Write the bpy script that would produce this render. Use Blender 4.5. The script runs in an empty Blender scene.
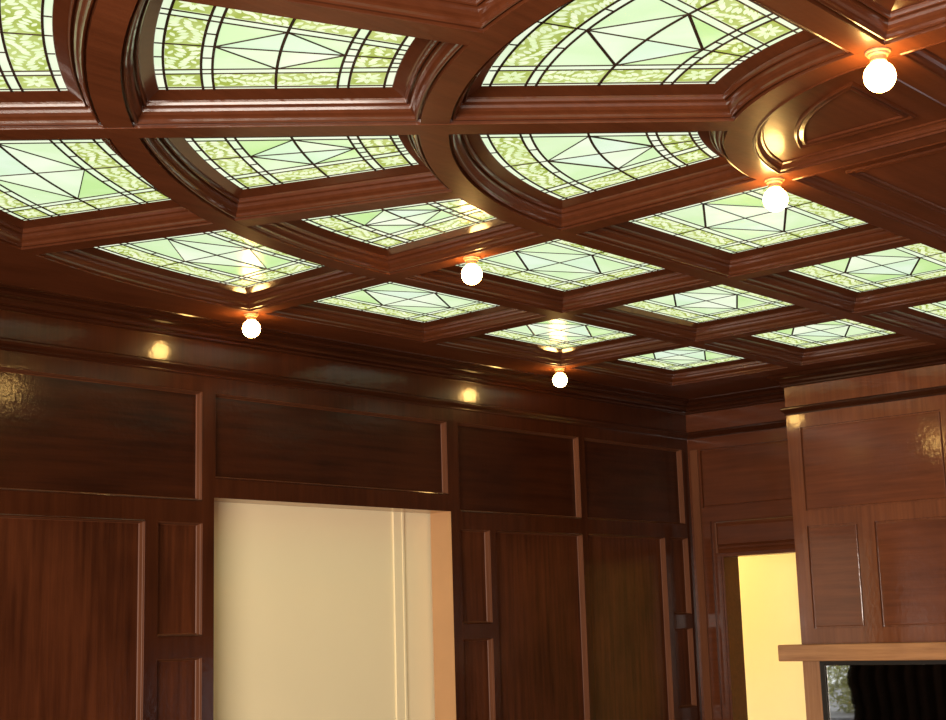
import bpy, bmesh, math, random
from mathutils import Matrix, Vector
random.seed(7)
C = bpy.context.scene.collection
PI = math.pi
sin, cos = math.sin, math.cos

# ------------------------------------------------------------------ dimensions (metres)
S = 1.5
EYE = 1.6
R = ((0.67393084, -0.73823383, -0.02877548), (0.11497405, 0.14327484, -0.98298184), (0.72979325, 0.65915334, 0.18143507))
FPX = 1463.125
XB = [S * v for v in (2.73580718, 3.47658265, 4.1994028, 4.91461174)]     # cross beams of the straight part
YB = [S * v for v in (1.5675832, 2.17148494, 2.76801403, 3.35980078)]     # long rails
R0 = S * 0.50110526
CX, CY = XB[0], YB[0] - R0                                                # centre of the rounded corner
RR = [y - CY for y in YB]                                                 # rail radii
HW = S * 0.0278                                                           # half width of a beam
INS = S * 0.0555                                                          # inset of the glass inside a coffer
ZS = EYE + S * 0.9497                                                     # underside of the beams
ZG = ZS + 0.0755                                                          # glass
YW = 3.59 * S                                                             # wall with the wide opening
XF = 8.04                                                                 # alcove wall
XC = 7.575                                                                # chimney breast
YC = 4.37                                                                 # left edge of chimney breast
XBACK, YRIGHT = -2.6, -2.6
ZCEIL = ZS + 0.012

# ------------------------------------------------------------------ materials
def mat(name):
    m = bpy.data.materials.new(name); m.use_nodes = True
    return m, m.node_tree.nodes, m.node_tree.links, m.node_tree.nodes['Principled BSDF']

def wood(name, dark, light, grain='z', rough=0.42, coat=0.55, coat_rough=0.15, bump=0.4, contrast=1.0):
    m, n, l, b = mat(name)
    tc = n.new('ShaderNodeTexCoord'); mp = n.new('ShaderNodeMapping')
    sc = {'x': (1.2, 22, 22), 'y': (22, 1.2, 22), 'z': (22, 22, 1.2)}[grain]
    mp.inputs['Scale'].default_value = sc
    l.new(tc.outputs['Object'], mp.inputs['Vector'])
    no = n.new('ShaderNodeTexNoise'); no.inputs['Scale'].default_value = 1.6; no.inputs['Detail'].default_value = 8; no.inputs['Roughness'].default_value = 0.62
    l.new(mp.outputs[0], no.inputs['Vector'])
    big = n.new('ShaderNodeTexNoise'); big.inputs['Scale'].default_value = 2.3; big.inputs['Detail'].default_value = 3
    l.new(tc.outputs['Object'], big.inputs['Vector'])
    mx = n.new('ShaderNodeMath'); mx.operation = 'MULTIPLY_ADD'; mx.inputs[1].default_value = 0.62 * contrast; mx.inputs[2].default_value = 0.0
    l.new(no.outputs['Fac'], mx.inputs[0])
    ad = n.new('ShaderNodeMath'); ad.operation = 'MULTIPLY_ADD'; ad.inputs[1].default_value = 0.38
    l.new(big.outputs['Fac'], ad.inputs[0]); l.new(mx.outputs[0], ad.inputs[2])
    cr = n.new('ShaderNodeValToRGB')
    cr.color_ramp.elements[0].position = 0.34; cr.color_ramp.elements[0].color = (*dark, 1)
    cr.color_ramp.elements[1].position = 0.66; cr.color_ramp.elements[1].color = (*light, 1)
    l.new(ad.outputs[0], cr.inputs['Fac']); l.new(cr.outputs[0], b.inputs['Base Color'])
    b.inputs['Roughness'].default_value = rough
    b.inputs['Coat Weight'].default_value = coat; b.inputs['Coat Roughness'].default_value = coat_rough
    b.inputs['Coat IOR'].default_value = 1.5; b.inputs['Specular IOR Level'].default_value = 0.12
    fine = n.new('ShaderNodeTexNoise'); fine.inputs['Scale'].default_value = 38; fine.inputs['Detail'].default_value = 4
    l.new(tc.outputs['Object'], fine.inputs['Vector'])
    bp = n.new('ShaderNodeBump'); bp.inputs['Strength'].default_value = bump; bp.inputs['Distance'].default_value = 0.0022
    l.new(fine.outputs['Fac'], bp.inputs['Height'])
    l.new(bp.outputs[0], b.inputs['Normal']); l.new(bp.outputs[0], b.inputs['Coat Normal'])
    return m

def plain(name, col, rough=0.5, metal=0.0, noise=0.04, scale=6, coat=0.0):
    m, n, l, b = mat(name)
    tc = n.new('ShaderNodeTexCoord'); no = n.new('ShaderNodeTexNoise'); no.inputs['Scale'].default_value = scale; no.inputs['Detail'].default_value = 4
    l.new(tc.outputs['Object'], no.inputs['Vector'])
    cr = n.new('ShaderNodeValToRGB')
    cr.color_ramp.elements[0].position = 0.3; cr.color_ramp.elements[1].position = 0.7
    cr.color_ramp.elements[0].color = (*[max(0, c * (1 - noise)) for c in col], 1)
    cr.color_ramp.elements[1].color = (*[min(1, c * (1 + noise)) for c in col], 1)
    l.new(no.outputs['Fac'], cr.inputs['Fac']); l.new(cr.outputs[0], b.inputs['Base Color'])
    b.inputs['Roughness'].default_value = rough; b.inputs['Metallic'].default_value = metal
    b.inputs['Coat Weight'].default_value = coat; b.inputs['Coat Roughness'].default_value = 0.1
    return m

def glass(name, c1, c2, strength=1.0, scale=5):
    """backlit opalescent glass: it glows in its own colour and reflects the lamps"""
    m, n, l, b = mat(name)
    tc = n.new('ShaderNodeTexCoord'); no = n.new('ShaderNodeTexNoise'); no.inputs['Scale'].default_value = scale; no.inputs['Detail'].default_value = 3
    no.inputs['Distortion'].default_value = 0.6
    l.new(tc.outputs['Object'], no.inputs['Vector'])
    cr = n.new('ShaderNodeValToRGB'); cr.color_ramp.elements[0].position = 0.38; cr.color_ramp.elements[1].position = 0.62
    cr.color_ramp.elements[0].color = (*c1, 1); cr.color_ramp.elements[1].color = (*c2, 1)
    l.new(no.outputs['Fac'], cr.inputs['Fac'])
    l.new(cr.outputs[0], b.inputs['Emission Color']); b.inputs['Emission Strength'].default_value = strength
    b.inputs['Base Color'].default_value = (c1[0] * .2, c1[1] * .2, c1[2] * .2, 1)
    b.inputs['Roughness'].default_value = 0.2; b.inputs['Specular IOR Level'].default_value = .4
    no2 = n.new('ShaderNodeTexNoise'); no2.inputs['Scale'].default_value = 30
    l.new(tc.outputs['Object'], no2.inputs['Vector'])
    bp = n.new('ShaderNodeBump'); bp.inputs['Strength'].default_value = 0.15; bp.inputs['Distance'].default_value = 0.002
    l.new(no2.outputs['Fac'], bp.inputs['Height']); l.new(bp.outputs[0], b.inputs['Normal'])
    return m

WD, WL = (0.032, 0.0074, 0.0024), (0.100, 0.0260, 0.0085)
M = {}
M['beam'] = wood('varnished_beam_wood', (0.095, 0.0255, 0.0085), (0.165, 0.046, 0.0160), 'x', coat=.25, coat_rough=.14, bump=0.3)
M['mould'] = wood('varnished_moulding_wood', (0.068, 0.0175, 0.0060), (0.098, 0.0265, 0.0095), 'x', rough=0.32, coat=.75, bump=0.05, coat_rough=.12)
M['wall_v'] = wood('varnished_panel_wood_upright_grain', WD, WL, 'z', coat=.32, coat_rough=.12)
M['wall_h'] = wood('varnished_panel_wood_level_grain', (0.016, 0.0036, 0.0013), (0.048, 0.0115, 0.0036), 'x', rough=0.35, coat=.7, coat_rough=.13, bump=.3)
M['wall_f'] = wood('varnished_frame_wood', (0.027, 0.0064, 0.0022), (0.060, 0.0150, 0.0050), 'z', rough=0.3, coat=.75, coat_rough=.12, bump=0.3)
M['breast_h'] = wood('varnished_chimney_wood_level_grain', (0.092, 0.0235, 0.0080), (0.170, 0.0460, 0.0160), 'y', rough=0.42, coat=1, coat_rough=0.085, bump=.22)
M['breast_f'] = wood('varnished_chimney_frame_wood', (0.115, 0.033, 0.0120), (0.205, 0.063, 0.0235), 'z', rough=0.42, coat=1, coat_rough=0.085, bump=.22)
M['panel_mould'] = wood('highlight_toned_moulding_wood', (0.105, 0.034, 0.0135), (0.160, 0.056, 0.024), 'z', rough=0.5, coat=.12, coat_rough=.3, bump=.1)  # paler base colour stands in for daylight highlights on the panel mouldings
M['alcove'] = wood('varnished_alcove_wood', (0.070, 0.0180, 0.0062), (0.120, 0.032, 0.0110), 'y', rough=0.42, coat=.5, coat_rough=0.12, bump=.2)
M['mantel'] = wood('orange_brown_mantel_wood', (0.22, 0.085, 0.034), (0.48, 0.23, 0.095), 'y', rough=0.4, coat=0.8, coat_rough=0.2, bump=0.1, contrast=1.1)
M['cornice'] = wood('varnished_cornice_wood', (0.024, 0.0058, 0.0020), (0.048, 0.0120, 0.0042), 'x', rough=0.3, coat=1, coat_rough=.12, bump=0.15)
M['mantel_v'] = wood('orange_brown_upright_wood', (0.20, 0.080, 0.034), (0.42, 0.20, 0.088), 'z', rough=0.4, coat=0.8, coat_rough=0.2, bump=0.1)
M['cream'] = plain('cream_wall_paint', (0.93, 0.80, 0.52), 0.45, noise=.015, scale=2)
M['yellow'] = plain('yellow_hall_paint', (0.86, 0.74, 0.42), 0.6, noise=.01)
M['jamb'] = plain('tan_jamb_paint', (0.50, 0.27, 0.12), 0.28, coat=0.3)
M['floor'] = wood('oak_floor', (0.09, 0.042, 0.02), (0.20, 0.10, 0.05), 'x', rough=0.4, coat=0.3)
M['lead'] = plain('dark_lead', (0.030, 0.014, 0.008), 0.5, noise=0.2)
M['porcelain'] = plain('tan_ceramic', (0.45, 0.26, 0.12), 0.3)
M['plaster'] = plain('plaster', (0.6, 0.55, 0.45), 0.7)
M['black'] = plain('black_frame', (0.010, 0.008, 0.007), 0.35)
M['drape'] = plain('dark_drape', (0.011, 0.009, 0.008), 0.8, noise=0.3)
M['leaf'] = plain('shrub_leaf', (0.50, 0.50, 0.20), 0.5, noise=0.5, scale=30)
M['twig'] = plain('shrub_twig', (0.12, 0.08, 0.05), 0.8)
M['ground'] = plain('gravel', (0.30, 0.29, 0.30), 0.9, noise=0.4, scale=20)
GS = 1.0
M['g_strip'] = glass('pale_border_glass', (0.74, 0.92, 0.62), (0.88, 0.96, 0.74), GS)
M['g_mint'] = glass('mint_glass', (0.66, 0.89, 0.60), (0.78, 0.93, 0.75), GS, 4)
M['g_mint2'] = glass('pale_mint_glass', (0.74, 0.92, 0.62), (0.88, 0.97, 0.76), GS, 3)
M['g_lime'] = glass('lime_tinted_glass', (0.55, 0.83, 0.34), (0.72, 0.92, 0.52), GS, 4)
M['g_lime2'] = glass('pale_lime_glass', (0.66, 0.89, 0.50), (0.76, 0.93, 0.62), GS, 4)
M['g_olive'] = glass('olive_ornament_glass', (0.36, 0.46, 0.08), (0.54, 0.64, 0.22), GS, 9)
M['g_leaf'] = glass('pale_ornament_leaf_glass', (0.74, 0.88, 0.50), (0.86, 0.94, 0.66), GS, 12)
GL = ['g_strip', 'g_mint', 'g_mint2', 'g_lime', 'g_lime2', 'g_olive', 'g_leaf']
GI = {k: i for i, k in enumerate(GL)}

m, n, l, b = mat('glowing_bulb_glass')
b.inputs['Base Color'].default_value = (1, .9, .7, 1)
b.inputs['Emission Color'].default_value = (1.0, 0.59, 0.17, 1); b.inputs['Emission Strength'].default_value = 50
M['bulb'] = m
m, n, l, b = mat('dark_mirror_glass')
b.inputs['Base Color'].default_value = (0.62, 0.60, 0.55, 1); b.inputs['Metallic'].default_value = 1; b.inputs['Roughness'].default_value = 0.02
M['mirror'] = m
m, n, l, b = mat('window_glass')
tr = n.new('ShaderNodeBsdfTransparent'); gl = n.new('ShaderNodeBsdfGlossy'); gl.inputs['Roughness'].default_value = 0.02
mixs = n.new('ShaderNodeMixShader'); mixs.inputs[0].default_value = 0.07
l.new(tr.outputs[0], mixs.inputs[1]); l.new(gl.outputs[0], mixs.inputs[2]); l.new(mixs.outputs[0], n['Material Output'].inputs['Surface'])
M['pane'] = m

# ------------------------------------------------------------------ object helpers
def link(name, verts, faces, mats, parent=None, idx=None, smooth=False):
    me = bpy.data.meshes.new(name); me.from_pydata([tuple(v) for v in verts], [], faces)
    for mm in (mats if isinstance(mats, (list, tuple)) else [mats]): me.materials.append(M[mm] if isinstance(mm, str) else mm)
    if idx: me.polygons.foreach_set('material_index', idx)
    if smooth: me.polygons.foreach_set('use_smooth', [True] * len(me.polygons))
    me.update()
    o = bpy.data.objects.new(name, me); C.objects.link(o)
    if parent is not None:
        o.parent = parent; o.matrix_parent_inverse = parent.matrix_basis.inverted()
    return o

def recalc(o):
    bm = bmesh.new(); bm.from_mesh(o.data); bmesh.ops.recalc_face_normals(bm, faces=bm.faces); bm.to_mesh(o.data); bm.free()
    return o

def empty(name, loc=(0, 0, 0)):
    o = bpy.data.objects.new(name, None); o.location = loc; o.empty_display_size = 0.1; C.objects.link(o); return o

def tag(o, label=None, cat=None, group=None, kind=None):
    if label: o['label'] = label
    if cat: o['category'] = cat
    if group: o['group'] = group
    if kind: o['kind'] = kind
    return o

def struct(o, label=None): return tag(o, label=label, kind='structure')

class MB:
    def __init__(s): s.v = []; s.f = []; s.i = []
    def quad(s, a, b, c, d, m=0):
        k = len(s.v); s.v += [a, b, c, d]; s.f.append((k, k + 1, k + 2, k + 3)); s.i.append(m)
    def poly(s, pts, m=0):
        k = len(s.v); s.v += list(pts); s.f.append(tuple(range(k, k + len(pts)))); s.i.append(m)
    def box(s, a, b, m=0):
        x0, y0, z0 = a; x1, y1, z1 = b; k = len(s.v)
        s.v += [(x0, y0, z0), (x1, y0, z0), (x1, y1, z0), (x0, y1, z0), (x0, y0, z1), (x1, y0, z1), (x1, y1, z1), (x0, y1, z1)]
        for f in ((0, 3, 2, 1), (4, 5, 6, 7), (0, 1, 5, 4), (1, 2, 6, 5), (2, 3, 7, 6), (3, 0, 4, 7)):
            s.f.append(tuple(k + q for q in f)); s.i.append(m)
    def loft(s, rings, closed=True, m=0, cap=False):
        k = len(s.v); n = len(rings[0])
        for r in rings: s.v += list(r)
        for a in range(len(rings) - 1):
            for q in range(n if closed else n - 1):
                q2 = (q + 1) % n
                s.f.append((k + a * n + q, k + a * n + q2, k + (a + 1) * n + q2, k + (a + 1) * n + q)); s.i.append(m)
        if cap:
            s.f.append(tuple(k + q for q in range(n))); s.i.append(m)
            s.f.append(tuple(k + (len(rings) - 1) * n + q for q in reversed(range(n)))); s.i.append(m)
    def build(s, name, mats, parent=None, smooth=False):
        return link(name, s.v, s.f, mats, parent, s.i, smooth)

def sweep(path, prof, closed_prof=True, m=0, mb=None, cap=True):
    """path: list of (x, y); prof: list of (offset to the left of travel, z)."""
    mb = mb or MB(); rings = []
    n = len(path)
    for i, p in enumerate(path):
        p = Vector(p)
        d0 = (p - Vector(path[i - 1])).normalized() if i > 0 else None
        d1 = (Vector(path[i + 1]) - p).normalized() if i < n - 1 else None
        if d0 is None: d0 = d1
        if d1 is None: d1 = d0
        n0 = Vector((-d0.y, d0.x)); n1 = Vector((-d1.y, d1.x))
        nn = (n0 + n1).normalized(); k = 1.0 / max(0.2, nn.dot(n0))
        rings.append([(p.x + nn.x * o * k, p.y + nn.y * o * k, z) for o, z in prof])
    mb.loft(rings, closed=closed_prof, m=m, cap=cap and closed_prof)
    return mb

# ------------------------------------------------------------------ coffer cells
class Cell:
    """kind P: wedge between two radii (a0, a1 degrees from +Y towards -X); X: straight, x from a0 to a1; Y: leg, y from a0 down to a1."""
    def __init__(s, kind, ring, a0, a1):
        s.kind = kind; s.a0 = a0; s.a1 = a1
        s.t0 = RR[ring] + HW; s.t1 = RR[ring + 1] - HW
        s.ss = 1.2 if kind == 'P' else 1.0
        s.n = {'P': max(8, int(abs(a1 - a0) / 1.6)), 'X': 1, 'Y': 1}[kind]
    def edge(s, t, side, c):
        o = HW + c
        if s.kind == 'P':
            a = math.asin(o / t)
            return math.radians(s.a0) + a if side == 0 else math.radians(s.a1) - a
        return s.a0 + o * (1 if s.a1 > s.a0 else -1) if side == 0 else s.a1 - o * (1 if s.a1 > s.a0 else -1)
    def at(s, t, u):
        if s.kind == 'P': return (CX - t * sin(u), CY + t * cos(u))
        if s.kind == 'X': return (u, CY + t)
        return (CX - t, u)
    def pos(s, t, sl):
        """sl = (side, c) measured from beam edge, or ('f', S0, S1, q) blend"""
        if sl[0] == 'f':
            a = s.edge(t, *sl[1]); b = s.edge(t, *sl[2]); return s.at(t, a + (b - a) * sl[3])
        return s.at(t, s.edge(t, *sl))
    def ring(s, o, z):
        """closed outline at inset o"""
        oc = o * s.ss; lo = (0, oc); hi = (1, oc); A = s.t0 + o; B = s.t1 - o; out = []
        for i in range(s.n + 1): out.append((*s.pos(A, ('f', lo, hi, i / s.n)), z))
        for i in range(s.n + 1): out.append((*s.pos(B, ('f', lo, hi, 1 - i / s.n)), z))
        return out

PROFILE = [(0, 0), (.0005, .0075), (.0020, .0150), (.0060, .0150), (.0070, .0080), (.0090, .0060), (.0125, .0065), (.0150, .0110), (.0155, .0180),
           (.0185, .0220), (.0250, .0270), (.0300, .0345), (.0315, .0420), (.0325, .0520), (.0370, .0520), (.0380, .0455), (.0405, .0440), (.0435, .0470), (.0450, .0540), (.0455, .0600),
           (.0500, .0610), (.0820, .0735), (.0832, .0755)]

def tri_leaf(mb, pt, a, b, L, Wd, ang, idx, z):
    pts = []
    for f, w in ((0, 0), (.25, .42), (.55, .5), (.82, .3), (1, 0), (.82, -.3), (.55, -.5), (.25, -.42)):
        x = f * L; y = w * Wd
        p = pt(a + x * cos(ang) - y * sin(ang), b + x * sin(ang) + y * cos(ang)); pts.append((p[0], p[1], z))
    mb.poly(pts, idx)

def stained_panel(kind, ring, a0, a1, label, wood_fill=False, style='plain'):
    c = Cell(kind, ring, a0, a1)
    mid = c.pos((c.t0 + c.t1) / 2, ('f', (0, 0), (1, 0), .5))
    root = empty('stained_glass_panel', (mid[0], mid[1], ZG))
    tag(root, label, 'stained glass panel', 'backlit stained glass panels set in the coffered ceiling')
    fr = MB(); fr.loft([c.ring(o, ZS + h) for o, h in PROFILE], closed=True)
    recalc(fr.build('moulding_frame', 'mould', root))
    # glass pieces
    I = 0.0832
    tb = [0, .023, .122, .152]; sb = [0, .018, .118, .148]
    T = [c.t0 + I + v for v in tb] + [c.t1 - I - v for v in reversed(tb)]
    io = I * c.ss
    SL = [(0, io + v) for v in sb] + [(1, io + v) for v in reversed(sb)]
    g = MB(); n = c.n
    tm = (T[3] + T[4]) / 2; F0, F1 = SL[3], SL[4]
    def piece(t0, t1, s0, s1, k, z=ZG, nn=None):
        nn = nn or (n if (s0, s1) == (F0, F1) else 2)
        if c.kind != 'P': nn = 1
        lo = [(*c.pos(t0, ('f', s0, s1, i / nn)), z) for i in range(nn + 1)]
        hi = [(*c.pos(t1, ('f', s0, s1, i / nn)), z) for i in range(nn + 1)]
        for i in range(nn): g.quad(lo[i], lo[i + 1], hi[i + 1], hi[i], GI[k])
    rnd = random.Random(int((a0 * 7 + a1 * 13 + ring * 101) * 10))
    for i in range(7):
        for j in range(7):
            if i == 3 and j == 3: continue
            orn = (i in (1, 5) and j in (1, 3, 5)) or (j in (1, 5) and i in (1, 3, 5))
            k = 'g_olive' if orn else ('g_strip' if (i in (0, 6) or j in (0, 6)) else rnd.choice(['g_mint2', 'g_strip']))
            piece(T[i], T[i + 1], SL[j], SL[j + 1], k)
    # field: four corner triangles and four inner ones
    def fld(t, q): return c.pos(t, ('f', F0, F1, q))
    P_lo, P_hi, P_a, P_b, P_c = fld(tm, 0), fld(tm, 1), fld(T[3], .5), fld(T[4], .5), fld(tm, .5)
    h = max(1, n // 2)
    for t_e, P_t in ((T[3], P_a), (T[4], P_b)):
        for q0, P_s in ((0, P_lo), (1, P_hi)):
            arc = [fld(t_e, q0 + (.5 - q0) * i / h) for i in range(h + 1)]
            side = [fld(tm + (t_e - tm) * i / 3, q0) for i in range(4)]
            pts = side + arc[1:]
            g.poly([(*p, ZG) for p in pts], GI[rnd.choice(['g_lime', 'g_lime2', 'g_lime2'])])
            inner = [P_s, P_t, P_c] if c.kind != 'P' else [P_s, P_t, fld((tm + t_e) / 2, .5), P_c] + [fld(tm, .5 + (q0 - .5) * i / 4) for i in range(1, 4)]
            g.poly([(*p, ZG) for p in inner], GI[rnd.choice(['g_mint', 'g_mint2', 'g_mint2'])])
    # ornament leaves on the olive glass
    z = ZG - .0006
    def band(pt, La, Lb):
        """La along the vine, Lb across"""
        mrg = .006
        nn = max(1, round((La - 2 * mrg) / .017)); st = (La - 2 * mrg) / nn
        for k in range(nn):
            a = mrg + st * (k + .5)
            off = .16 * Lb * sin(a * 38)
            for sg in (1, -1):
                L = min(.30 * Lb + .08 * Lb * rnd.random(), Lb * .5 - abs(off) * .3)
                an = sg * (0.75 + .5 * rnd.random())
                aa = a - .012
                if aa < mrg * .6: aa = mrg * .6
                if aa + L * cos(an) > La - 2e-3: L = max(.008, (La - 3e-3 - aa) / cos(an))
                tri_leaf(g, pt, aa, Lb / 2 + off + sg * .004, L, .0155, an, GI['g_leaf'], z)
                if k % 2 == 0:
                    tri_leaf(g, pt, min(aa + .006, La - .02), Lb / 2 + sg * Lb * .37, .026, .012, sg * -.5 * (1 if k % 4 else -1) , GI['g_leaf'], z - .0002)
        for (b0, b1) in ((.0, .004), (Lb - .004, Lb)):
            m_ = max(1, int(La / .06))
            for q in range(m_):
                g.quad(*[(*pt(La * x / m_, y), z - .0001) for x, y in ((q, b0), (q + 1, b0), (q + 1, b1), (q, b1))], GI['g_leaf'])
    def rosette(pt, L):
        for k in range(8):
            an = k * PI / 4
            tri_leaf(g, pt, L / 2 + .005 * cos(an), L / 2 + .005 * sin(an), L * .40 if k % 2 else L * .34, .016, an, GI['g_leaf'], z)
        for (x0, y0, x1, y1) in ((0, 0, L, .004), (0, L - .004, L, L), (0, .004, .004, L - .004), (L - .004, .004, L, L - .004)):
            g.quad(*[(*pt(x, y), z - .0001) for x, y in ((x0, y0), (x1, y0), (x1, y1), (x0, y1))], GI['g_leaf'])
    # bands beside the rails
    for i, (ta, tb2) in ((1, (T[1], T[2])), (5, (T[5], T[6]))):
        L = math.dist(fld((ta + tb2) / 2, 0), fld((ta + tb2) / 2, .5)) * 2.0 * (1.01 if c.kind == 'P' else 1)
        for q0, q1 in ((0, .5), (1, .5)):
            band(lambda a, b, q0=q0, q1=q1, ta=ta, tb2=tb2, L=L: c.pos(ta + b, ('f', F0, F1, q0 + (q1 - q0) * a / (L / 2))), L / 2, tb2 - ta)
    for s_a, s_b in ((SL[1], SL[2]), (SL[5], SL[6])):
        W_ = abs(s_a[1] - s_b[1])
        for ta, tb2 in ((T[3], tm), (T[4], tm)):
            LL = abs(tb2 - ta); sg = 1 if tb2 > ta else -1
            band(lambda a, b, ta=ta, sg=sg, s_a=s_a, s_b=s_b, W_=W_: c.pos(ta + sg * a, ('f', s_a, s_b, b / W_)), LL, W_)
        for ta, tb2 in ((T[1], T[2]), (T[5], T[6])):
            rosette(lambda a, b, ta=ta, tb2=tb2, s_a=s_a, s_b=s_b, W_=W_: c.pos(ta + (tb2 - ta) * a / W_, ('f', s_a, s_b, b / W_)), W_)
    g.build('coloured_glass', GL, root)
    # lead cames
    ld = MB()
    def came(pts, w, zz=0.0):
        h_ = .0035
        prof = [(-w / 2, ZG - .0008), (-w / 2, ZG - h_ * .7 - zz), (-w / 4, ZG - h_ - zz), (w / 4, ZG - h_ - zz), (w / 2, ZG - h_ * .7 - zz), (w / 2, ZG - .0008)]
        sweep([p[:2] for p in pts], prof, True, mb=ld)
    full0, full1 = SL[0], SL[7]
    for t_ in (T[1], T[2], T[3], T[4], T[5], T[6]):
        came([c.pos(t_, ('f', full0, full1, i / n)) for i in range(n + 1)], .0072 if c.kind == 'P' else .0040, .0002)
    for s_ in (SL[1], SL[2], SL[3], SL[4], SL[5], SL[6]):
        came([c.pos(T[0] + (T[7] - T[0]) * i / 4, s_) for i in range(5)], .0042 if c.kind == 'P' else .0029)
    pol = c.kind == 'P'
    came([c.pos(tm, ('f', full0, full1, i / n)) for i in range(n + 1)], .008 if pol else .0036, .0003)
    for a, b in ((T[0], T[3]), (T[4], T[7])): came([fld(a, .5), fld(b, .5)], .0044)
    came([P_a, P_b], .0038, .0001)
    big = style == 'thick' or not pol
    came([P_lo, P_b], .0085 if big else .0038, .0004); came([P_hi, P_a], .0085 if big else .0038, .0004)
    came([P_lo, P_a], .0036); came([P_hi, P_b], .0036)
    for q in ((.25, .75) if pol else ()):
        for a, b in ((T[0], T[1]), (T[2], T[3]), (T[4], T[5]), (T[6], T[7])):
            came([fld(a, q), fld(b, q)], .0042)
    ld.build('lead_came', 'lead', root)
    return root

FAR = 'beside the left wall'
# ring 2 is the outer row along the wall, ring 1 the middle row, ring 0 the inner row
stained_panel('X', 2, XB[0], XB[1], 'rectangular stained glass panel beside the left wall, between the two wall-side globe bulbs')
stained_panel('X', 2, XB[1], XB[2], 'rectangular stained glass panel in the wall-side row, directly behind the farthest globe bulb')
stained_panel('X', 2, XB[2], XB[3], 'smallest and farthest rectangular stained glass panel, in the ceiling corner nearest the alcove')
stained_panel('P', 2, 0, 22.5, 'curved stained glass panel directly above the leftmost globe bulb')
stained_panel('P', 2, 22.5, 45, 'curved wedge stained glass panel at the left edge of view, just below the diagonal beam')
stained_panel('P', 2, 45, 67.5, 'curved stained glass panel in the top left corner, outside the second widest rail')
stained_panel('X', 1, XB[0], XB[1], 'rectangular stained glass panel in the middle row, right beside the mid-beam globe bulb')
stained_panel('X', 1, XB[1], XB[2], 'rectangular stained glass panel in the middle row, second from the chimney breast')
stained_panel('X', 1, XB[2], XB[3], 'rectangular stained glass panel in the middle row, touching the cornice of the chimney breast')
stained_panel('P', 1, 0, 22.5, 'slim stained glass panel with curved ends, left of the mid-beam globe bulb')
stained_panel('P', 1, 22.5, 45, 'curved middle-row wedge of stained glass, just below the diagonal beam')
stained_panel('P', 1, 45, 67.5, 'large curved stained glass panel above the diagonal beam, left of the fan-shaped one')
stained_panel('X', 0, XB[0], XB[1], 'rectangular stained glass panel behind the globe bulb on the rounded rail tip')
stained_panel('X', 0, XB[1], XB[2], 'rectangular inner-row stained glass panel reaching the right edge of view')
stained_panel('X', 0, XB[2], XB[3], 'stained glass panel corner at the far right edge, above the chimney breast')
stained_panel('P', 0, 0, 45, 'broad rounded stained glass panel in the inner row, left of the rounded rail tip', style='thick')
stained_panel('P', 0, 45, 90, 'largest stained glass panel, fan-shaped, at the top centre of the view', style='thick')
stained_panel('P', 1, 67.5, 90, 'curved stained glass panel beyond the top edge, past the short diagonal beam')
stained_panel('P', 2, 67.5, 90, 'curved stained glass panel beyond the top left corner of the view')

# wooden infill panels inside the inner rail -------------------------------------------------
def wood_panel_poly(name, label, outline, inset_lines, corner_fn):
    pass

def outline_offset(pts, o):
    """inward offset of a closed ccw or cw polygon"""
    n = len(pts); area = sum(pts[i][0] * pts[(i + 1) % n][1] - pts[(i + 1) % n][0] * pts[i][1] for i in range(n))
    sg = 1 if area > 0 else -1; out = []
    for i in range(n):
        p = Vector(pts[i]); a = (p - Vector(pts[i - 1])).normalized(); b = (Vector(pts[(i + 1) % n]) - p).normalized()
        na = Vector((-a.y, a.x)) * sg; nb = Vector((-b.y, b.x)) * sg; nn = (na + nb).normalized(); k = 1 / max(.3, nn.dot(na))
        q = p + nn * o * k; out.append((q.x, q.y))
    return out

def wood_panel(pts, inner_off, label, ofn=None):
    outline_offset = ofn or globals()['outline_offset']
    cx = sum(p[0] for p in pts) / len(pts); cy = sum(p[1] for p in pts) / len(pts)
    root = empty('ceiling_panel', (cx, cy, ZS)); tag(root, label, 'wooden ceiling panel')
    prof = [(0, 0), (.003, -.003), (.008, -.003), (.010, .003), (.016, .006), (.020, .014), (.027, .020), (.033, .022), (.036, .027)]
    mb = MB(); mb.loft([[(*p, ZS + h) for p in outline_offset(pts, o)] for o, h in prof])
    recalc(mb.build('edge_moulding', 'mould', root))
    mb = MB(); mb.poly([(*p, ZS + .027) for p in outline_offset(pts, .036)]); 
    recalc(mb.build('panel_field', 'beam', root))
    base = None
    ip = [(0, .027), (.002, .020), (.007, .017), (.012, .020), (.015, .024), (.020, .0225), (.026, .019), (.031, .021), (.034, .027)]
    mb = MB(); mb.loft([[(*p, ZS + h - .0005) for p in outline_offset(pts, o + inner_off)] for o, h in ip])
    recalc(mb.build('inner_moulding', 'mould', root))
    return root

r_in = R0 - HW
xr, yl = CX - HW, CY + HW
def sector_at(pts, o):
    r = r_in - o; a_s = math.asin((HW + o) / r)
    return [(xr - o, yl + o)] + [(CX - r * sin(a_s + (PI / 2 - 2 * a_s) * i / 26), CY + r * cos(a_s + (PI / 2 - 2 * a_s) * i / 26)) for i in range(27)]
wood_panel(sector_at(None, 0), .126, 'quarter-round dark wooden ceiling panel between the two nearest globe bulbs', sector_at)
wood_panel([(CX + HW, YB[0] - HW), (XB[3] - HW, YB[0] - HW), (XB[3] - HW, CY - 1.1), (CX + HW, CY - 1.1)], .126, 'long dark wooden ceiling panel right of the rounded rail tip')
wood_panel([(CX - R0 + HW, CY - HW), (CX - HW, CY - HW), (CX - HW, CY - 1.1), (CX - R0 + HW, CY - 1.1)], .126, 'dark wooden ceiling panel at the right edge, beyond the nearest globe bulb')
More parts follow.
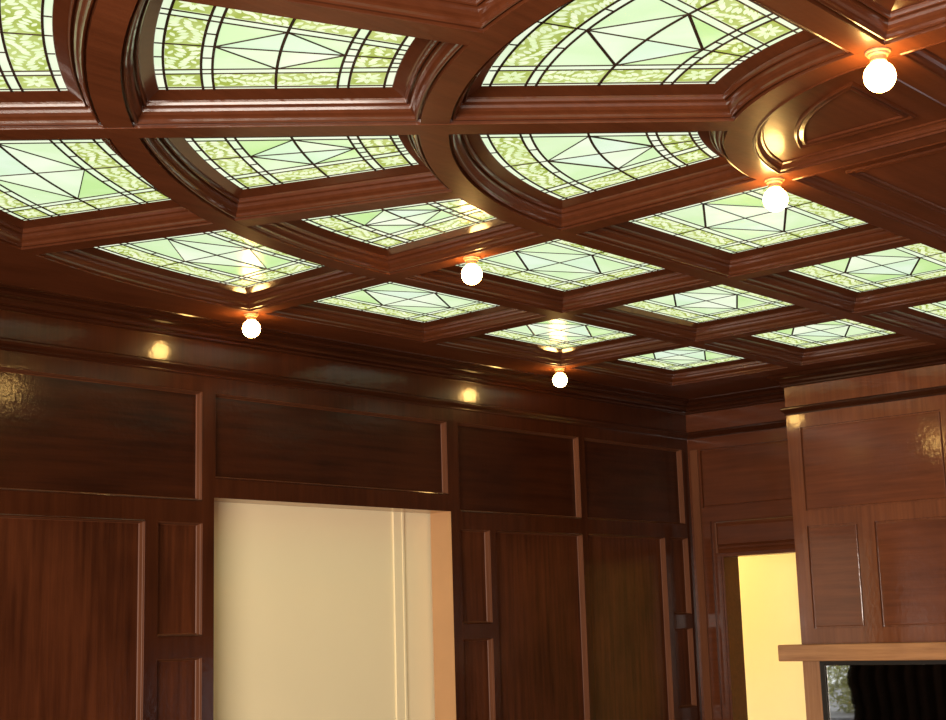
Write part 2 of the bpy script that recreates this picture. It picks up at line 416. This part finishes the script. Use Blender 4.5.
# deep wooden coffer at the top right corner
c = Cell('Y', 0, CY, CY - 1.1)
root = empty('wooden_coffer', (*c.pos((c.t0 + c.t1) / 2, ('f', (0, 0), (1, 0), .5)), ZG)); tag(root, 'deep coffer with a plain brown wooden back in the top right corner', 'ceiling coffer')
fr = MB(); fr.loft([c.ring(o, ZS + h) for o, h in PROFILE]); recalc(fr.build('moulding_frame', 'mould', root))
mb = MB(); mb.poly(c.ring(.0832, ZG)); recalc(mb.build('wooden_back', 'mantel', root))

# beams ---------------------------------------------------------------------------------------
trim_no = [0]
def trim(mb, m, label=None, smooth=False):
    trim_no[0] += 1
    return struct(recalc(mb.build('trim_%d' % trim_no[0], m, None, smooth)), label)

YEND = CY - 2.6
for k in range(4):
    r = RR[k]
    path = [(CX - r, YEND), (CX - r, CY - .4)] + [(CX - r * cos(a), CY + r * sin(a)) for a in [PI / 2 * i / 40 for i in range(41)]]
    if k < 3: path += [(XB[3] - HW, YB[k])]; o_in, o_out = HW, HW
    else: path += [(XB[3], YB[3]), (XB[3], YRIGHT)]; o_in, o_out = HW, .122
    # travelling clockwise seen from above: left side is outwards
    prof = [(-HW, ZS), (o_out, ZS), (o_out, ZG + .03), (-HW, ZG + .03)]
    if k == 3:
        prof = [(-HW, ZS), (.036, ZS), (.036, ZG + .03), (-HW, ZG + .03)]
    trim(sweep(path, prof), 'beam', ['innermost', 'second', 'third', 'outermost'][k] + ' curved ceiling beam of dark varnished wood')

def radial(a, r0, r1, dz=0.0):
    d = Vector((-sin(a), cos(a))); p0 = Vector((CX, CY)) + d * r0; p1 = Vector((CX, CY)) + d * r1
    return sweep([p0, p1], [(-HW, ZS + dz), (HW, ZS + dz), (HW, ZG + .03), (-HW, ZG + .03)])
for j in range(3):
    for k in range(3):
        mb = MB(); mb.box((XB[j] - HW, YB[k] + HW, ZS), (XB[j] + HW, YB[k + 1] - HW, ZG + .03)); trim(mb, 'beam')
trim(radial(PI / 4, R0 + HW, RR[3] - HW, -.0012), 'beam', 'long diagonal ceiling beam crossing the curved rails')
for k in range(3):
    trim(radial(PI / 2, RR[k] + HW - .002, RR[k + 1] - HW + .002, .0004), 'beam')
for k in (1, 2):
    for a in (PI / 8, 3 * PI / 8): trim(radial(a, RR[k] + HW - .002, RR[k + 1] - HW + .002, .0004), 'beam')
mb = MB(); mb.box((CX - HW, CY - 1.1, ZS), (CX + HW, YB[0] - HW, ZG + .03)); trim(mb, 'beam')
mb = MB(); mb.box((CX - r_in + .001, CY - HW, ZS), (CX - HW, CY + HW, ZG + .03)); trim(mb, 'beam')
mb = MB(); mb.box((CX - R0 + HW, CY - 1.1 - 2 * HW, ZS), (XB[3] - HW, CY - 1.1, ZG + .03)); trim(mb, 'beam')

# plain ceiling between the outer rail and the walls, and over the rest of the room
ro = RR[3] + .122
PS = .036
inner = [(CX - RR[3] - .036, YRIGHT)] + [(CX - (RR[3] + .036) * cos(a), CY + (RR[3] + .036) * sin(a)) for a in [PI / 2 * i / 40 for i in range(41)]] + [(XB[3] + .036, YB[3] + .036), (XB[3] + .036, YRIGHT)]
outer = [(8.3, YRIGHT), (8.3, 5.6), (XBACK - .2, 5.6), (XBACK - .2, YRIGHT)]
cm = MB(); cm.poly([(*p, ZCEIL) for p in inner + outer])
# second step following the rail: wider flat moulding
step_path = [(CX - RR[3], YRIGHT), (CX - RR[3], CY - .4)] + [(CX - RR[3] * cos(a), CY + RR[3] * sin(a)) for a in [PI / 2 * i / 40 for i in range(41)]] + [(XB[3], YB[3]), (XB[3], YRIGHT)]
trim(sweep(step_path, [(.036, ZS + .001), (.116, ZS + .001), (.119, ZS + .004), (.122, ZCEIL + .002), (.036, ZCEIL + .002)]), 'beam')
# slab added above the glass to block light, ceiling over inner area
cm.box((XBACK - .2, YRIGHT - .1, ZG + .05), (8.4, 5.7, ZG + .1))
cm.poly([(CX - RR[3] + HW, YRIGHT, ZCEIL), (XB[3] - HW, YRIGHT, ZCEIL), (XB[3] - HW, CY - 1.1 - HW, ZCEIL), (CX - RR[3] + HW, CY - 1.1 - HW, ZCEIL)])
ceil = struct(cm.build('ceiling', 'beam'), 'plain varnished wooden ceiling around the coffers')
for ring in (1, 2):
    c = Cell('Y', ring, CY, CY - 1.1); mb = MB(); mb.loft([c.ring(o, ZS + h) for o, h in PROFILE]); mb.poly(c.ring(.0832, ZG))
    o = recalc(mb.build('coffer_moulding', 'mould', ceil))

# ------------------------------------------------------------------ walls
def make_wall(name, fn, u0, u1, z0, z1, panels, holes, mframe, mpanel, label, thin=False):
    """fn(u, z, depth) -> world point, depth into the wall"""
    us = sorted({u0, u1, *[p[0] for p in panels + holes], *[p[1] for p in panels + holes]})
    zs_ = sorted({z0, z1, *[p[2] for p in panels + holes], *[p[3] for p in panels + holes]})
    us = [u for u in us if u0 <= u <= u1]; zs_ = [z for z in zs_ if z0 <= z <= z1]
    mb = MB()
    for i in range(len(us) - 1):
        for j in range(len(zs_) - 1):
            uc, zc = (us[i] + us[i + 1]) / 2, (zs_[j] + zs_[j + 1]) / 2
            if any(p[0] < uc < p[1] and p[2] < zc < p[3] for p in panels + holes): continue
            mb.quad(fn(us[i], zs_[j], 0), fn(us[i + 1], zs_[j], 0), fn(us[i + 1], zs_[j + 1], 0), fn(us[i], zs_[j + 1], 0))
    w = struct(mb.build(name, mframe), label)
    PR = [(0, 0), (.0010, .0008), (.0016, .003), (.0024, .010), (.0045, .012), (.0075, .030), (.011, .034)]
    if thin: PR = [(0, 0), (.0008, .001), (.0015, .018), (.0095, .018), (.0105, .007), (.014, .005)]
    for p in panels:
        mb = MB(); rings = []
        for o, d in PR: rings.append([fn(p[0] + o, p[2] + o, d), fn(p[1] - o, p[2] + o, d), fn(p[1] - o, p[3] - o, d), fn(p[0] + o, p[3] - o, d)])
        mb.loft(rings, m=2)
        mb.poly(rings[-1], 1)
        if not thin:
            for ze, sg in ((p[2], 1),) + (((p[3], -1),) if p[3] - p[2] > .8 else ()):
                bead = [(-.0045, .0005), (-.0035, -.003), (-.0005, -.0045), (.0025, -.003), (.0032, .001)]
                mb.loft([[fn(u, ze + sg * o, d) for o, d in bead] for u in (p[0] + .004, p[1] - .004)], closed=False)
        mp = mpanel if isinstance(mpanel, str) else mpanel[0 if p[2] > 2.18 else 1]
        mb.build('wall_panel', [mframe, mp, 'panel_mould' if not thin else mframe], w)
    return w

# left wall (y = YW): u = x
DO = (4.166, 5.75, 0.0, 2.23)
lp = [(-0.9, .7, 2.215, 2.715), (.78, 2.37, 2.215, 2.715), (2.45, 4.096, 2.215, 2.715), (4.173, 5.732, 2.322, 2.715), (5.822, 6.884, 2.235, 2.72), (6.941, 7.968, 2.235, 2.72),
      (-.9, .7, .95, 2.112), (.78, 2.3, .95, 2.112), (2.37, 3.790, .95, 2.112), (3.860, 4.100, 1.612, 2.112), (3.860, 4.100, .95, 1.513),
      (5.822, 6.060, 1.635, 2.138), (5.822, 6.060, 1.07, 1.553), (6.108, 6.884, .95, 2.138), (6.941, 7.730, .95, 2.142),
      (7.785, 7.985, 1.661, 2.146), (7.785, 7.985, 1.085, 1.573), (7.785, 7.985, .5, .99),
      (-.9, 2.3, .25, .85), (2.37, 4.10, .25, .85), (5.822, 6.884, .25, .85), (6.941, 7.73, .25, .85)]
make_wall('wall_left', lambda u, z, d: (u, YW + d, z), XBACK, XF, 0, 3.05, lp, [DO], 'wall_f', ('wall_h', 'wall_v'), 'long dark varnished panelled wall with the wide cream opening')
# alcove wall (x = XF): u = y
DA = (3.9, 5.15, 0.0, 2.015)
make_wall('wall_alcove', lambda u, z, d: (XF + d, u, z), 4.0, YW, 0, 3.05, [(4.30, 5.292, 2.335, 2.713)], [(3.9, 5.245, 0, 2.245)], 'alcove', 'alcove', 'narrow panelled alcove wall beside the chimney breast', True)
# chimney breast front
bp = [(3.420, 4.283, 2.222, 2.710), (2.30, 3.345, 2.222, 2.710), (1.2, 2.22, 2.222, 2.710), (3.965, 4.284, 1.552, 2.135), (2.75, 3.862, 1.550, 2.132), (1.6, 2.65, 1.550, 2.132)]
make_wall('wall_chimney', lambda u, z, d: (XC + d, u, z), -.4, YC, 1.36, 3.05, bp, [], 'breast_f', 'breast_h', 'front of the panelled chimney breast above the shelf', True)
mb = MB(); mb.quad((XC, YC, 0), (XF + .3, YC, 0), (XF + .3, YC, 3.05), (XC, YC, 3.05))
struct(mb.build('wall_chimney_side', 'breast_h'))
# stile strip on the left edge of the breast, slightly proud
mb = MB(); mb.box((XC - .012, YC - .075, 2.79), (XC, YC, 2.835)); 
# right, back and hidden walls
mb = MB(); mb.quad((XBACK, YRIGHT, 0), (8.3, YRIGHT, 0), (8.3, YRIGHT, 3.1), (XBACK, YRIGHT, 3.1)); struct(mb.build('wall_right', 'wall_f'))
WY0, WY1, WZ0, WZ1 = 3.7, 5.36, .25, 2.3
mb = MB()
us = [YRIGHT, -1.2, 1.2, WY0, WY1, YW + .2]; zz = [0, WZ0, WZ1, 3.1]
for i in range(5):
    for j in range(3):
        if j == 1 and i == 3: continue
        mb.quad((XBACK, us[i], zz[j]), (XBACK, us[i + 1], zz[j]), (XBACK, us[i + 1], zz[j + 1]), (XBACK, us[i], zz[j + 1]))
struct(mb.build('wall_back', 'wall_f'))
mb = MB(); mb.quad((XC, -.4, 0), (XF + .3, -.4, 0), (XF + .3, -.4, 3.05), (XC, -.4, 3.05)); mb.quad((XF, YRIGHT, 0), (XF, -.4, 0), (XF, -.4, 3.05), (XF, YRIGHT, 3.05)); struct(mb.build('wall_far', 'wall_f'))
mb = MB(); mb.box((XBACK, YRIGHT, -.1), (10.0, 7.4, 0)); struct(mb.build('floor', 'floor'))

# mouldings swept along the walls (left of travel = into the room when walking from the far right end to the left wall)
wallpath = [(XC, -.4), (XC, YC), (XF, YC), (XF, YW), (XBACK, YW)]
corn = [(0, 2.954), (.010, 2.955), (.016, 2.960), (.018, 2.966), (.015, 2.973), (.010, 2.976), (.016, 2.980), (.020, 2.990), (.032, 3.000), (.050, 3.006), (.054, 3.010), (.062, 3.011),
        (.066, 3.018), (.080, 3.024), (.095, 3.026), (.100, 3.030), (.108, 3.031), (.110, ZCEIL + .003), (0, ZCEIL + .003)]
trim(sweep(wallpath, corn), 'cornice', 'stepped varnished wooden cornice under the ceiling')
frz = [(0, 2.788), (.006, 2.788), (.007, 2.792), (.005, 2.798), (.010, 2.806), (.018, 2.812), (.024, 2.822), (.024, 2.829), (.019, 2.834), (.012, 2.8365), (0, 2.8375)]
trim(sweep(wallpath, frz), 'cornice', 'thin varnished wooden moulding below the plain frieze')
# casings round the openings
mb = MB()
y_ = YW + .0015
mb.box((DO[1], y_, 0), (DO[1] + .02, YW + .155, DO[3])); mb.box((DO[0] - .02, y_, 0), (DO[0], YW + .155, DO[3]))
mb.box((DO[0] - .02, y_, DO[3]), (DO[1] + .02, YW + .155, DO[3] + .02))
trim(mb, 'jamb', 'tan reveal lining the wide opening')
# cream partition closing the wide opening
mb = MB(); mb.box((DO[0] - .3, YW + .17, 0), (DO[1] + .3, YW + .21, 2.4)); struct(mb.build('wall_hall', 'cream'), 'cream painted wall seen through the wide opening')
mb = MB(); mb.box((5.475, YW + .160, 0), (5.535, YW + .1695, 2.4)); mb.box((5.535, YW + .156, 0), (5.548, YW + .1695, 2.4)); trim(mb, 'cream', 'slim upright cream trim on the wall in the opening')
# alcove door casing
hb = MB()
box_y0, box_y1, zb0, zb1 = 4.3, 5.205, 2.036, 2.236
rings = []
prof = [(zb0, -.000), (zb0, .018), (zb0 + .012, .022), (zb0 + .020, .018), (zb0 + .030, .026), (zb0 + .042, .028), (zb0 + .050, .020), (zb0 + .058, .030), (zb1 - .030, .030), (zb1 - .018, .034), (zb1 - .006, .032), (zb1, .022), (zb1, .0)]
for y, k in ((box_y0, 1), (box_y1 - .022, 1), (box_y1 - .010, .82), (box_y1 - .003, .5), (box_y1, 0.05)):
    rings.append([(XF + .02 - d * k, y, z) for z, d in prof])
hb.loft(rings, closed=False)
trim(hb, 'alcove', 'rounded head casing over the alcove doorway')
mb = MB()
mb.box((XF + .02, 4.3, 2.015), (XF + .06, 5.245, 2.25))                 # backing above the door
mb.box((XF + .02, 5.150, 0), (XF + .06, 5.245, 2.015))                   # recessed strip left of the casing
mb.box((XF + .0, 5.150, 0), (XF + .02, 5.205, 2.015)); mb.box((XF - .012, 5.150, 0), (XF, 5.165, 2.015)); mb.box((XF - .006, 5.172, 0), (XF, 5.184, 2.015))
mb.box((XF + .06, 5.150, 0), (XF + .16, 5.18, 2.015)); mb.box((XF + .06, 4.2, 2.015), (XF + .16, 5.18, 2.05))
mb.box((XF + .0015, 5.245, 0), (XF + .05, 5.25, 2.25))
trim(mb, 'alcove', 'varnished casing and reveal of the alcove doorway')
mb = MB(); mb.loft([[(XF + .018 - .020 * sin(a), 5.207 + .012 * cos(a), z) for a in [PI * k / 8 for k in range(9)]] for z in (2.04, 2.232)], cap=True)  # lighter wood colour stands in for light reflected off the cream wall
trim(mb, 'panel_mould', 'rounded end of the alcove head casing, coloured bright for reflected light')
# pilaster strip in the corner of the alcove
mb = MB(); mb.box((XF - .012, 5.305, 0), (XF, 5.36, 2.715)); trim(mb, 'panel_mould', 'upright varnished strip in the corner of the alcove')

# hallway behind the alcove door
mb = MB()
mb.quad((9.35, 3.6, 0), (9.35, 7.2, 0), (9.35, 7.2, 2.9), (9.35, 3.6, 2.9))
mb.quad((XF + .17, 7.2, 0), (9.35, 7.2, 0), (9.35, 7.2, 2.9), (XF + .17, 7.2, 2.9))
mb.quad((XF + .17, 4.0, 0), (9.35, 4.0, 0), (9.35, 4.0, 2.9), (XF + .17, 4.0, 2.9))
mb.quad((XF + .17, 3.6, 2.9), (9.35, 3.6, 2.9), (9.35, 7.2, 2.9), (XF + .17, 7.2, 2.9))
mb.quad((XF + .17, 5.18, 0), (XF + .17, 7.2, 0), (XF + .17, 7.2, 2.9), (XF + .17, 5.18, 2.9))
struct(mb.build('wall_hallway', 'yellow'), 'warm yellow hallway walls beyond the alcove doorway')

# ------------------------------------------------------------------ mantel shelf and mirror below
sh = MB(); x0, x1, y0, y1, z0, z1 = 7.455, XC - .001, .6, 4.455, 1.374, 1.466
sh.loft([[(x0 + b, y0, z0 + a), (x0 + b, y1 - b2, z0 + a), (x1, y1 - b2, z0 + a), (x1, y0, z0 + a)] for a, b, b2 in ((0, .004, .004), (.004, 0, 0), (z1 - z0 - .004, 0, 0), (z1 - z0, .004, .004))], cap=True)
root = empty('mantelpiece', (7.5, 4.3, 0)); tag(root, 'orange-brown wooden mantelpiece with plain shelf against the chimney breast', 'mantelpiece')
recalc(sh.build('shelf', 'mantel', root))
mb = MB(); mb.box((7.53, 4.240, 0), (7.60, 4.345, 1.374)); recalc(mb.build('upright', 'mantel_v', root))
mb = MB(); mb.box((7.535, 4.212, 0), (7.543, 4.240, 1.372)); mb.box((7.535, 1.0, 1.350), (7.543, 4.212, 1.372)); recalc(mb.build('black_trim', 'black', root))
mb = MB(); mb.box((7.53, .8, 0), (7.60, 1.0, 1.374)); recalc(mb.build('upright', 'mantel_v', root))
mb = MB(); mb.box((7.95, .8, 0), (7.97, 4.35, 1.374)); recalc(mb.build('back_board', 'black', root))
# dark mirror glass, angle invented so it reflects the garden window
PHI = math.radians(12.0)
mx, my = 7.552, 4.237
def scr(a, z, d=0): return (mx + a * sin(PHI) + d * cos(PHI), my - a * cos(PHI) + d * sin(PHI), z)
mb = MB()
mb.poly([scr(0, .05), scr(1.25, .05), scr(1.25, 1.345), scr(0, 1.345)]); o = mb.build('mirror_glass', 'mirror', root); o['label'] = 'dark mirror glass reflecting a strip of garden'
mb = MB(); rings = [[scr(0, .05, d), scr(1.25, .05, d), scr(1.25, 1.345, d), scr(0, 1.345, d)] for d in (.002, .012)]; mb.loft(rings, cap=True); recalc(mb.build('mirror_backing', 'black', root))

# ------------------------------------------------------------------ back window, drape, garden
root = struct(empty('window_1', (XBACK, (WY0 + WY1) / 2, WZ0)))
mb = MB()
for a, b_ in (((XBACK - .05, WY0, WZ0), (XBACK + .03, WY0 + .06, WZ1)), ((XBACK - .05, WY1 - .06, WZ0), (XBACK + .03, WY1, WZ1)), ((XBACK - .05, WY0, WZ0), (XBACK + .03, WY1, WZ0 + .06)), ((XBACK - .05, WY0, WZ1 - .06), (XBACK + .03, WY1, WZ1))): mb.box(a, b_)
recalc(mb.build('window_frame', 'wall_f', root))
mb = MB(); mb.quad((XBACK - .01, WY0 + .06, WZ0 + .06), (XBACK - .01, WY1 - .06, WZ0 + .06), (XBACK - .01, WY1 - .06, WZ1 - .06), (XBACK - .01, WY0 + .06, WZ1 - .06)); mb.build('pane', 'pane', root)
mb = MB(); mb.box((-14, -8, -.12), (-3.6, 14, .36)); mb.box((-3.6, -8, -.12), (XBACK - .15, 14, -.02)); struct(mb.build('trim_90', 'ground'), 'grey garden path')

mb = MB(); NF = 60; pts = []
for i in range(NF + 1):
    y = 3.65 + (4.84 - 3.65) * i / NF; pts.append((XBACK + .16 + .035 * sin(i * .75) + .012 * sin(i * 1.9), y))
rows = []
for z in [.02 + 2.43 * k / 24 for k in range(25)]:
    rows.append([(px, py + (.02 * sin(z * 9) + .012 * sin(z * 23)) * (py - 3.65), z) for px, py in pts])
mb.loft(rows, closed=False)
cur = mb.build('curtain', 'drape', None, True); so = cur.modifiers.new('thickness', 'SOLIDIFY'); so.thickness = .006
tag(cur, 'dark curtain hanging beside the garden window, mirrored in the dark glass', 'curtain')
def shrub(x, y, h, w, label, seed):
    rd = random.Random(seed); root = empty('garden_shrub', (x, y, .36)); tag(root, label, 'shrub')
    tw = MB()
    for k in range(26):
        a = rd.uniform(0, 2 * PI); e = rd.uniform(.1, .9) * w; zt = .36 + h * rd.uniform(.5, 1)
        p = [Vector((x, y, .36)), Vector((x + .5 * e * cos(a), y + .5 * e * sin(a), .36 + (zt - .36) * .6)), Vector((x + e * cos(a), y + e * sin(a), zt))]
        for q in range(2):
            r1 = .010 - .004 * q; r2 = .006 - .004 * q
            tw.loft([[(p[q + m_].x + rr * cos(t * PI / 2), p[q + m_].y + rr * sin(t * PI / 2), p[q + m_].z) for t in range(4)] for m_, rr in ((0, r1), (1, r2))])
    tw.build('branches', 'twig', root)
    lf = MB()
    for k in range(2600):
        u, v = rd.uniform(0, 2 * PI), rd.random() ** .4
        el = rd.uniform(-.95, 1) ; cz = math.sqrt(max(0, 1 - el * el))
        c_ = Vector((x + w * v * cz * cos(u), y + w * v * cz * sin(u), .36 + h * (.45 + .55 * v * el)))
        if c_.z < .37: continue
        d1 = Vector((rd.gauss(0, 1), rd.gauss(0, 1), rd.gauss(0, .7))).normalized(); d2 = d1.orthogonal().normalized() * .018; d1 = d1 * .045
        lf.quad(c_ - d1, c_ - d2, c_ + d1, c_ + d2)
    lf.build('foliage', 'leaf', root)
shrub(-4.6, 4.75, .95, .66, 'low yellow-green garden shrub nearest the window, mirrored in the dark glass', 1)
shrub(-5.3, 6.3, 1.0, .8, 'taller yellow-green garden shrub behind, mirrored in the dark glass', 2)

# ------------------------------------------------------------------ globe bulbs
def lamp(x, y, label, first=[None]):
    if first[0] is None:
        root = empty('globe_bulb', (x, y, ZS))
        tag(root, label, 'light bulb', 'bare globe bulbs on the ceiling beams')
        N = 40
        def rev(pr): return [[(x + r * cos(2 * PI * k / N), y + r * sin(2 * PI * k / N), ZS + z) for k in range(N)] for r, z in pr]
        mb = MB(); mb.loft(rev([(.0, .0), (.033, .0), (.033, -.004), (.031, -.006), (.027, -.007), (.028, -.010), (.026, -.013), (.021, -.014)]), cap=False); recalc(mb.build('ceiling_rose', 'porcelain', root, True))
        mb = MB(); mb.loft(rev([(.021, -.014), (.0205, -.024), (.022, -.026), (.020, -.029), (.0, -.029)])); recalc(mb.build('socket', 'porcelain', root, True))
        pr = [(.016, -.0285), (.020, -.031)]
        for k in range(1, 22):
            a = math.radians(32 + (180 - 32) * k / 21); pr.append((.0405 * sin(a), -.0675 + .0405 * cos(a)))
        pr[-1] = (.0002, pr[-1][1])
        mb = MB(); mb.loft(rev(pr)); recalc(mb.build('bulb', 'bulb', root, True))
        first[0] = root; return root
    f = first[0]; r = f.copy(); C.objects.link(r); r.location = (x, y, ZS); r['label'] = label
    for ch in list(f.children):
        c2 = ch.copy(); C.objects.link(c2); c2.parent = r; c2.matrix_parent_inverse = ch.matrix_parent_inverse.copy()
    return r
lamp(CX, YB[3], 'leftmost lit globe bulb, hanging where the outer rail turns straight')
lamp(XB[2], YB[3], 'farthest lit globe bulb, on the outer rail near the wall corner')
lamp(CX, (YB[1] + YB[2]) / 2 - .005, 'lit globe bulb on the middle of a cross beam at the centre of the view')
lamp(CX, YB[0], 'lit globe bulb on the rounded tip of the inner rail')
lamp(CX - R0 - .014, CY - .010, 'nearest and largest lit globe bulb, below the top right coffer')

# ------------------------------------------------------------------ lights
def area(name, loc, rot, sx, sy, power, col):
    d = bpy.data.lights.new(name, 'AREA'); d.shape = 'RECTANGLE'; d.size = sx; d.size_y = sy; d.energy = power; d.color = col
    o = bpy.data.objects.new(name, d); C.objects.link(o); o.location = loc; o.rotation_euler = rot; return o
def point(name, loc, power, col, r=.05):
    d = bpy.data.lights.new(name, 'POINT'); d.energy = power; d.color = col; d.shadow_soft_size = r
    o = bpy.data.objects.new(name, d); C.objects.link(o); o.location = loc; return o
# daylight from windows behind the camera, plus an added fill from the right
area('window_light_back', (XBACK + .1, 0, 1.45), (0, math.radians(-90), 0), 1.8, 4.6, 820, (1.0, .88, .76))
area('fill_light_right', (2.6, YRIGHT + .1, 1.4), (math.radians(90), 0, 0), 3.4, 1.6, 30, (1.0, .86, .72))  # weak added fill, the right wall has no window
point('hallway_lamp', (8.9, 6.5, 2.35), 30, (1.0, .73, .38), .08)
point('hallway_low_fill', (8.5, 6.8, .6), 26, (.7, .82, 1.0), .15)  # added cool fill that pales the lower hallway wall

w = bpy.data.worlds.new('daylight'); bpy.context.scene.world = w; w.use_nodes = True
bg = w.node_tree.nodes['Background']; bg.inputs['Color'].default_value = (.86, .92, 1.0, 1); bg.inputs['Strength'].default_value = 2.0

# ------------------------------------------------------------------ camera
cd = bpy.data.cameras.new('camera'); cd.sensor_width = 36; cd.sensor_fit = 'HORIZONTAL'; cd.lens = 36 * FPX / 946; cd.clip_start = .05
cam = bpy.data.objects.new('camera', cd); C.objects.link(cam)
r_, dn, fw = [Vector(v) for v in R]
mt = Matrix((r_, -dn, -fw)).transposed().to_4x4(); mt.translation = (0, 0, EYE); cam.matrix_world = mt
sc = bpy.context.scene; sc.camera = cam
sc.view_settings.view_transform = 'Standard'; sc.view_settings.look = 'None'; sc.view_settings.exposure = 0; sc.view_settings.gamma = 1; sc.view_settings.use_curve_mapping = False
